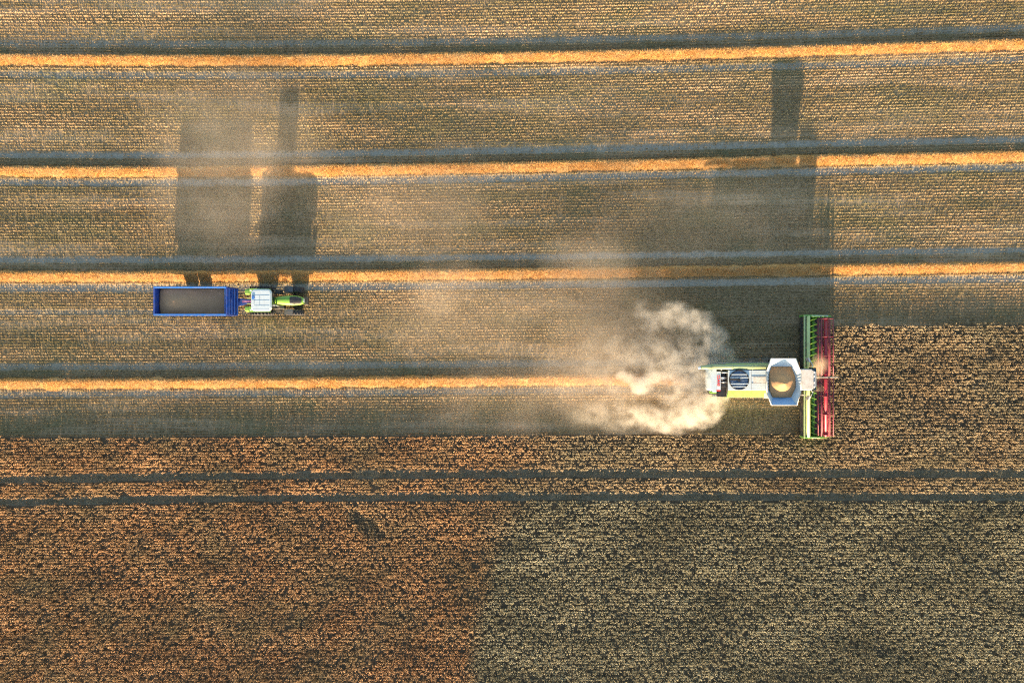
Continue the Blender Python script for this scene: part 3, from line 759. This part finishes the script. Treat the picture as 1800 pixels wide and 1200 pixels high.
# bonnet, bulging slightly, nose rounded
b = MB(); rs = []
for (x, hw, zt) in ((-20.72, 0.26, 2.02), (-20.4, 0.33, 2.04), (-19.8, 0.40, 2.03), (-19.2, 0.42, 1.97), (-18.7, 0.38, 1.88), (-18.38, 0.28, 1.76), (-18.27, 0.18, 1.62)):
    rs.append([(x, TY+yy*hw, z) for yy, z in ((-1, 1.25), (-1.04, 1.6), (-0.95, zt-0.12), (-0.6, zt-0.02), (0, zt), (0.6, zt-0.02), (0.95, zt-0.12), (1.04, 1.6), (1, 1.25))])
b.rings(rs, smooth=True)
bon = b.build('bonnet', M['lime'], trac)
b = MB()
rs = []
for (x, hw, zt) in ((-19.36, 0.30, 2.015), (-19.0, 0.35, 1.975), (-18.7, 0.32, 1.91), (-18.40, 0.22, 1.80)):
    rs.append([(x, TY-hw, zt-0.06), (x, TY-hw*0.6, zt+0.005), (x, TY, zt+0.02), (x, TY+hw*0.6, zt+0.005), (x, TY+hw, zt-0.06), (x, TY, zt-0.12)])
b.rings(rs); b.build('grille', M['black'], bon)
b = MB(); b.box(-18.34, -18.24, TY-0.16, TY+0.16, 1.4, 1.6, 0.02); b.build('headlight', M['lens'], bon)
b = MB(); b.box(-18.4, -18.05, TY-0.35, TY+0.35, 0.7, 1.1, 0.03); b.build('front_weight', M['dark'], trac)
# cab
b = MB(); b.hexa([(-22.05, TY-0.72, 1.2), (-20.75, TY-0.62, 1.2), (-20.75, TY+0.62, 1.2), (-22.05, TY+0.72, 1.2)], [(-22.2, TY-0.80, 2.85), (-20.68, TY-0.72, 2.85), (-20.68, TY+0.72, 2.85), (-22.2, TY+0.80, 2.85)])
tcab = b.build('cab', M['glass'], trac)
RYC = wy(527.5, 3.02); x0, x1 = wx(441, 3.02), wx(476.8, 3.02)
def rr_outline(x0, x1, y0, y1, r, bulge, n=5):
    pts = []
    for (cx_, cy_, a0) in ((x1-r, y1-r, 0), (x0+r, y1-r, 90), (x0+r, y0+r, 180), (x1-r, y0+r, 270)):
        for k in range(n): a = R(a0+90*k/(n-1)); pts.append((cx_+r*math.cos(a), cy_+r*math.sin(a)))
    return pts
b = MB(); o1 = rr_outline(x0, x1, RYC-0.95, RYC+0.95, 0.33, 0); o2 = rr_outline(x0+0.09, x1-0.09, RYC-0.86, RYC+0.86, 0.28, 0)
b.rings([[(p[0], p[1], 2.83) for p in o1], [(p[0], p[1], 2.96) for p in o1], [(p[0], p[1], 3.06) for p in o2]])
roof = b.build('cab_roof', M['white'], tcab)
b = MB(); ya, yb = wy(537, 3.06), wy(518.7, 3.06); xa, xb = wx(456.5, 3.06), wx(473.5, 3.06); t_ = 0.018
for (A, B_, C, D) in ((xa, xb, ya-t_, ya+t_), (xa, xb, yb-t_, yb+t_), (xa-t_, xa+t_, ya, yb), (wx(443, 3.06), xa, yb-0.008, yb+0.008), (wx(443, 3.06), xa, ya-0.008, ya+0.008), (wx(443, 3.06), xb, RYC-0.008, RYC+0.008)):
    b.box(A, B_, C, D, 3.05, 3.068)
b.box(x0+0.13, x1-0.1, RYC-0.82, RYC-0.80, 3.05, 3.066); b.box(x0+0.13, x1-0.1, RYC+0.80, RYC+0.82, 3.05, 3.066)
b.build('roof_hatch', M['line'], roof)
b = MB(); b.box(x0+0.1, x0+0.35, RYC+0.10, RYC+0.36, 3.06, 3.12, 0.03); b.build('roof_sensor', M['lightblue'], roof)
b = MB(); b.box(x0+0.08, x0+0.30, RYC-0.42, RYC+0.05, 3.06, 3.11, 0.03); b.build('roof_vent', M['white'], roof)
b = MB()
for yy, s in ((TY-0.80, -1), (TY+0.80, 1)): b.tube((-22.15, yy*1.0, 2.85), (-22.05, TY+0.72*s, 1.2), 0.04); b.tube((-20.7, TY+0.72*s, 2.85), (-20.75, TY+0.62*s, 1.2), 0.04)
build_parts(b, 'pillar', M['black'], tcab)
# rear fenders
for s in (1, -1):
    b = MB(); y_i, y_o = TY+0.55*s, TY+1.02*s
    prof = [(-23.25, 1.35), (-23.12, 1.75), (-22.85, 2.02), (-22.4, 2.15), (-21.9, 2.15), (-21.45, 1.98), (-21.15, 1.6)]
    inn_ = [(x*1.0, z-0.05) for x, z in prof]
    b.prism(prof+inn_[::-1], 'y', min(y_i, y_o), max(y_i, y_o), 0.0)
    fd = b.build('rear_fender', M['lime'], trac)
    b = MB(); b.box(-23.32, -22.85, min(TY+0.5*s, TY+0.98*s), max(TY+0.5*s, TY+0.98*s), 1.55, 1.98, 0.12); b.build('tail_light', M['lime'], fd)
    b = MB(); b.box(-22.75, -22.6, TY+0.84*s-0.06, TY+0.84*s+0.06, 2.13, 2.22, 0.02); b.build('marker_lamp', M['lens'], fd)
    w_ = wheel('rear_wheel', -22.15, TY+1.0*s, 1.0, 0.52, trac, M['lime'], 20)
    wheel('front_wheel', -19.25, TY+1.0*s, 0.78, 0.46, trac, M['lime'], 18)
    b = MB(); prof = [(-20.12, 1.15), (-19.95, 1.48), (-19.65, 1.66), (-19.25, 1.68), (-19.2, 1.68)]
    b.prism(prof+[(x, z-0.04) for x, z in prof][::-1], 'y', TY+1.0*s-0.25, TY+1.0*s+0.25, 0.0); b.build('front_mudguard', M['rubbergrey'], trac)
    b = MB()
    for k in range(3): b.box(-20.9, -20.45, min(TY+0.62*s, TY+0.98*s), max(TY+0.62*s, TY+0.98*s), 0.5+0.3*k, 0.54+0.3*k)
    build_parts(b, 'step', M['dark'], trac)
    b = MB(); b.path([(-20.68, TY+0.72*s, 2.4), (-20.55, TY+1.05*s, 2.45)], 0.02); b.box(-20.6, -20.52, TY+1.0*s-0.1, TY+1.0*s+0.1, 2.1, 2.5, 0.02); b.build('mirror', M['black'], trac)
b = MB(); b.tube((-22.15, TY-0.9, 1.0), (-22.15, TY+0.9, 1.0), 0.14); b.tube((-19.25, TY-0.9, 0.78), (-19.25, TY+0.9, 0.78), 0.10); build_parts(b, 'axle', M['dark'], trac)
b = MB(); b.box(-21.0, -20.1, TY-0.72, TY-0.36, 0.7, 1.25, 0.06); b.build('fuel_tank', M['dark'], trac)
b = MB(); b.tube((-20.55, TY-0.45, 1.3), (-20.55, TY-0.45, 2.65), 0.06); b.build('exhaust_pipe', M['grey'], trac)
b = MB(); b.box(-23.5, -22.5, TY-0.28, TY-0.20, 0.85, 0.93); b.box(-23.5, -22.5, TY+0.20, TY+0.28, 0.85, 0.93); build_parts(b, 'lower_link', M['palegreen'], trac)
b = MB(); b.path([(-23.9, TY-0.1, 1.0), (-23.4, TY-0.08, 1.15), (-22.6, TY-0.1, 1.3)], 0.03); b.path([(-23.9, TY+0.05, 1.0), (-23.4, TY+0.02, 1.2), (-22.6, TY, 1.3)], 0.025); b.build('hydraulic_hose', M['hose'], trac)

# ------------------------------------------------------------------ trailer
X0, X1 = wx(271, 2.7), -24.22; YA, YB = wy(553.7, 2.7), wy(504.3, 2.7)
trl = empty('grain_trailer', (-27.5, (YA+YB)/2, 0), 'open blue grain trailer with high sides, towed by the tractor', 'trailer')
MB.squat = True              # the low sides come down to about 2.5 m
b = MB(); b.box(X0+0.05, X1-0.30, YA+0.08, YB-0.08, 1.12, 1.22)
tub = b.build('floor', M['blue'], trl)
sides = MB()
for y in (YA, YB-0.07): sides.box(X0, X1-0.3, y, y+0.07, 1.15, 2.62, 0.01)
build_parts(sides, 'side_wall', M['blue'], trl)
b = MB()
for xx in np.arange(X0+0.5, X1-0.4, 0.62):
    b.box(xx-0.03, xx+0.03, YA-0.04, YA, 1.2, 2.6); b.box(xx-0.03, xx+0.03, YB, YB+0.04, 1.2, 2.6)
build_parts(b, 'side_post', M['blue'], trl)
b = MB(); b.box(X0-0.05, X0+0.03, YA+0.02, YB-0.02, 1.12, 2.62, 0.01); tg = b.build('tailgate', M['blue'], trl)
b = MB(); b.box(X0-0.10, X0-0.05, YA+0.3, YA+0.36, 1.2, 2.5); b.box(X0-0.10, X0-0.05, YB-0.36, YB-0.3, 1.2, 2.5); build_parts(b, 'tailgate_post', M['lightblue'], tg)
b = MB()
for y in (YA+0.035, YB-0.035): b.box(X0-0.04, X1-0.36, y-0.075, y+0.075, 2.62, 2.74, 0.02)
build_parts(b, 'top_rail', M['lightblue'], trl)
b = MB(); b.box(X0-0.06, X0+0.06, YA-0.03, YB+0.03, 2.62, 2.735, 0.02); b.build('tailgate_rail', M['blue'], tg)
# headboard, leaning forward with pressed ribs
b = MB(); b.hexa([(X1-0.02, YA+0.02, 1.12), (X1+0.04, YA+0.02, 1.12), (X1+0.04, YB-0.02, 1.12), (X1-0.02, YB-0.02, 1.12)], [(X1-0.38, YA, 2.74), (X1-0.26, YA, 2.74), (X1-0.26, YB, 2.74), (X1-0.38, YB, 2.74)])
hb = b.build('headboard', M['blue'], trl)
b = MB()
for k in range(4):
    z = 1.3+0.4*k; x = X1+0.04-0.30*(z-1.12)/1.62; b.box(x-0.01, x+0.06, YA+0.1, YB-0.1, z-0.05, z+0.05, 0.01)
build_parts(b, 'rib', M['railblue'], hb)
b = MB()
for k in range(3): b.box(X1-0.66+0.10*k, X1-0.64+0.10*k, YA+0.10, YB-0.12, 2.30+0.08*k, 2.36+0.08*k)
build_parts(b, 'inner_ladder', M['lightblue'], hb)
b = MB()
for y in (YA, YB-0.07): b.prism([(X1-0.3, 1.15), (X1-0.02, 1.15), (X1-0.33, 2.62), (X1-0.36, 2.62)], 'y', y+0.002, y+0.068)
build_parts(b, 'front_corner', M['blue'], hb)
b = MB(); b.box(X0+0.3, X1-0.2, 3.05, 3.17, 0.8, 1.1); b.box(X0+0.3, X1-0.2, 3.79, 3.91, 0.8, 1.1)
b.hexa([(X1-0.2, 3.1, 0.8), (X1-0.2, 3.86, 0.8), (-22.75, 3.62, 0.75), (-22.75, 3.52, 0.75)], [(X1-0.2, 3.1, 0.95), (X1-0.2, 3.86, 0.95), (-22.75, 3.62, 0.9), (-22.75, 3.52, 0.9)])
b.build('drawbar_frame', M['blue'], trl)
for xx in (-29.0, -27.75):
    for yy in (YA+0.22, YB-0.22): wheel('wheel', xx, yy, 0.56, 0.42, trl, M['steel'], 22)
b = MB()
for xx in (-29.0, -27.75): b.tube((xx, YA+0.2, 0.56), (xx, YB-0.2, 0.56), 0.07)
build_parts(b, 'axle', M['dark'], trl)
b = MB()
for yy in (YA+0.4, YB-0.4): b.box(X0-0.09, X0-0.05, yy-0.12, yy+0.12, 0.95, 1.08)
build_parts(b, 'tail_light', M['lamp_red'], trl)
MB.squat = False
def ring_r(N):
    a0, a1, b0, b1 = X0+0.035, X1-0.36, YA+0.075, YB-0.075; c = [(a0, b0), (a1, b0), (a1, b1), (a0, b1)]; pts = []; seg = N//4
    for i in range(4):
        for k in range(seg): t = k/seg; pts.append((c[i][0]*(1-t)+c[(i+1) % 4][0]*t, c[i][1]*(1-t)+c[(i+1) % 4][1]*t))
    return (a0+a1)/2, (b0+b1)/2, pts
gt = dome_heap('grain_load', ring_r, 1.55, [(-29.3, 3.42, 0.80, 2.6), (-26.6, 3.6, 0.25, 2.2)], M['grain_dark'], '', 0.05, 9)
tag(gt, 'dull brown grain lying low in the blue trailer, heaped towards its tailgate', 'grain', kind='stuff')

# ------------------------------------------------------------------ dust
def dust(name, box, blobs, dens, noise_scale, warp_amt, lo, hi, label, color=(0.93, 0.86, 0.74), aniso=0.25, floor=0.2):
    """closed hull filled with a procedural volume: soft blobs torn up by noise; blobs = (px, py, z, rx, ry, rz, amount)"""
    m = bpy.data.materials.new(name+'_volume'); m.use_nodes = True; nt = m.node_tree; nt.nodes.clear()
    out = nt.nodes.new('ShaderNodeOutputMaterial'); pv = nt.nodes.new('ShaderNodeVolumePrincipled')
    pv.inputs['Color'].default_value = (*color, 1); pv.inputs['Anisotropy'].default_value = aniso
    geo = nt.nodes.new('ShaderNodeNewGeometry').outputs['Position']
    nz = noise_n(nt, noise_scale*0.55, geo, 3, 0.55, out=1)
    vs_ = nt.nodes.new('ShaderNodeVectorMath'); vs_.operation = 'SUBTRACT'; nt.links.new(nz, vs_.inputs[0]); vs_.inputs[1].default_value = (0.5, 0.5, 0.5)
    vm = nt.nodes.new('ShaderNodeVectorMath'); vm.operation = 'MULTIPLY_ADD'; nt.links.new(vs_.outputs[0], vm.inputs[0]); vm.inputs[1].default_value = (warp_amt, warp_amt, warp_amt*0.5); nt.links.new(geo, vm.inputs[2])
    P_ = vm.outputs[0]; total = None
    for (px, py, z, rx_, ry_, rz_, amt) in blobs:
        c = (wx(px, z), wy(py, z), z)
        a = nt.nodes.new('ShaderNodeVectorMath'); a.operation = 'SUBTRACT'; nt.links.new(P_, a.inputs[0]); a.inputs[1].default_value = c
        d = nt.nodes.new('ShaderNodeVectorMath'); d.operation = 'DIVIDE'; nt.links.new(a.outputs[0], d.inputs[0]); d.inputs[1].default_value = (rx_, ry_, rz_)
        l = nt.nodes.new('ShaderNodeVectorMath'); l.operation = 'DOT_PRODUCT'; nt.links.new(d.outputs[0], l.inputs[0]); nt.links.new(d.outputs[0], l.inputs[1])
        f = math_n(nt, 'SUBTRACT', 1.0, l.outputs['Value'], clamp=True); f = math_n(nt, 'MULTIPLY', f, amt)
        total = f if total is None else math_n(nt, 'ADD', total, f)
    n2 = noise_n(nt, noise_scale, geo, 4, 0.6)
    mr = nt.nodes.new('ShaderNodeMapRange'); mr.interpolation_type = 'SMOOTHSTEP'; nt.links.new(n2, mr.inputs[0])
    mr.inputs[1].default_value = lo; mr.inputs[2].default_value = hi; mr.inputs[3].default_value = floor; mr.inputs[4].default_value = 1.0
    dd = math_n(nt, 'MULTIPLY', math_n(nt, 'MULTIPLY', total, mr.outputs[0]), dens)
    nt.links.new(dd, pv.inputs['Density']); nt.links.new(pv.outputs[0], out.inputs['Volume'])
    b = MB(); b.box(*box); o = b.build(name, m); tag(o, label, 'dust', kind='stuff'); return o

dust('dust_cloud', (wx(985), wx(1308), wy(805), wy(495), 0.12, 3.6), [
    (1275, 628, 1.7, 1.0, 1.4, 1.1, 1.0), (1255, 600, 1.6, 1.5, 1.9, 1.2, 1.2), (1228, 570, 1.5, 1.9, 1.6, 1.2, 1.3), (1190, 555, 1.5, 2.2, 1.3, 1.1, 1.1), (1152, 566, 1.3, 2.0, 1.3, 1.0, 0.6), (1130, 548, 1.2, 1.1, 1.2, 0.8, 0.4),
    (1252, 705, 1.6, 1.4, 1.6, 1.3, 1.7), (1225, 730, 1.5, 2.1, 1.5, 1.3, 1.6), (1188, 740, 1.4, 2.6, 1.3, 1.2, 1.1), (1140, 736, 1.3, 3.2, 1.4, 1.1, 0.7), (1205, 700, 1.5, 2.6, 2.0, 1.3, 1.1),
    (1130, 676, 1.3, 1.3, 0.75, 0.9, 6.0), (1103, 664, 1.0, 1.2, 0.5, 0.7, 4.5), (1158, 666, 1.2, 1.8, 0.55, 0.8, 3.5),
    (1215, 650, 1.4, 3.2, 2.8, 1.3, 1.3), (1175, 635, 1.4, 4.4, 3.4, 1.4, 0.6), (1100, 640, 1.2, 5.0, 4.2, 1.2, 0.35), (1090, 730, 1.2, 5.2, 1.8, 1.1, 0.4), (1245, 660, 1.5, 1.6, 2.6, 1.3, 1.6)],
    1.1, 0.95, 1.6, 0.37, 0.63, 'tan dust billowing in curls out of the rear of the combine', color=(0.81, 0.77, 0.70), floor=0.10)
dust('drifting_dust', (wx(240), wx(1500), wy(790), wy(100), 0.14, 4.6), [
    (1060, 590, 1.5, 7.5, 9.0, 1.8, 1.3), (1035, 450, 1.5, 4.5, 3.0, 1.8, 0.8), (1250, 390, 1.4, 11.0, 5.5, 1.6, 0.5), (830, 560, 1.5, 11.0, 5.0, 1.8, 0.9), (720, 370, 1.5, 10.0, 5.0, 1.8, 0.8), (930, 700, 1.3, 12.0, 3.6, 1.5, 0.8), (780, 500, 1.5, 4.0, 3.0, 1.6, 0.8),
    (385, 340, 2.0, 7.0, 7.0, 2.2, 0.9), (395, 225, 2.2, 8.0, 6.0, 2.2, 0.65), (505, 250, 2.2, 4.5, 6.0, 2.2, 0.45)],
    0.085, 0.25, 5.0, 0.28, 0.72, 'thin veil of dust drifting over the stubble from the combine towards the trailer shadow', color=(0.90, 0.81, 0.71), floor=0.35)
dust('chaff_puff', (wx(1405), wx(1470), wy(685), wy(600), 1.0, 3.2), [
    (1440, 640, 2.2, 0.8, 1.0, 0.9, 1.0), (1432, 655, 2.0, 0.6, 0.8, 0.8, 0.9), (1440, 690, 1.8, 0.6, 0.9, 0.6, 0.5)], 1.0, 1.2, 0.7, 0.35, 0.65, 'small puff of dust rising off the intake beside the red reel', color=(0.90, 0.74, 0.56))
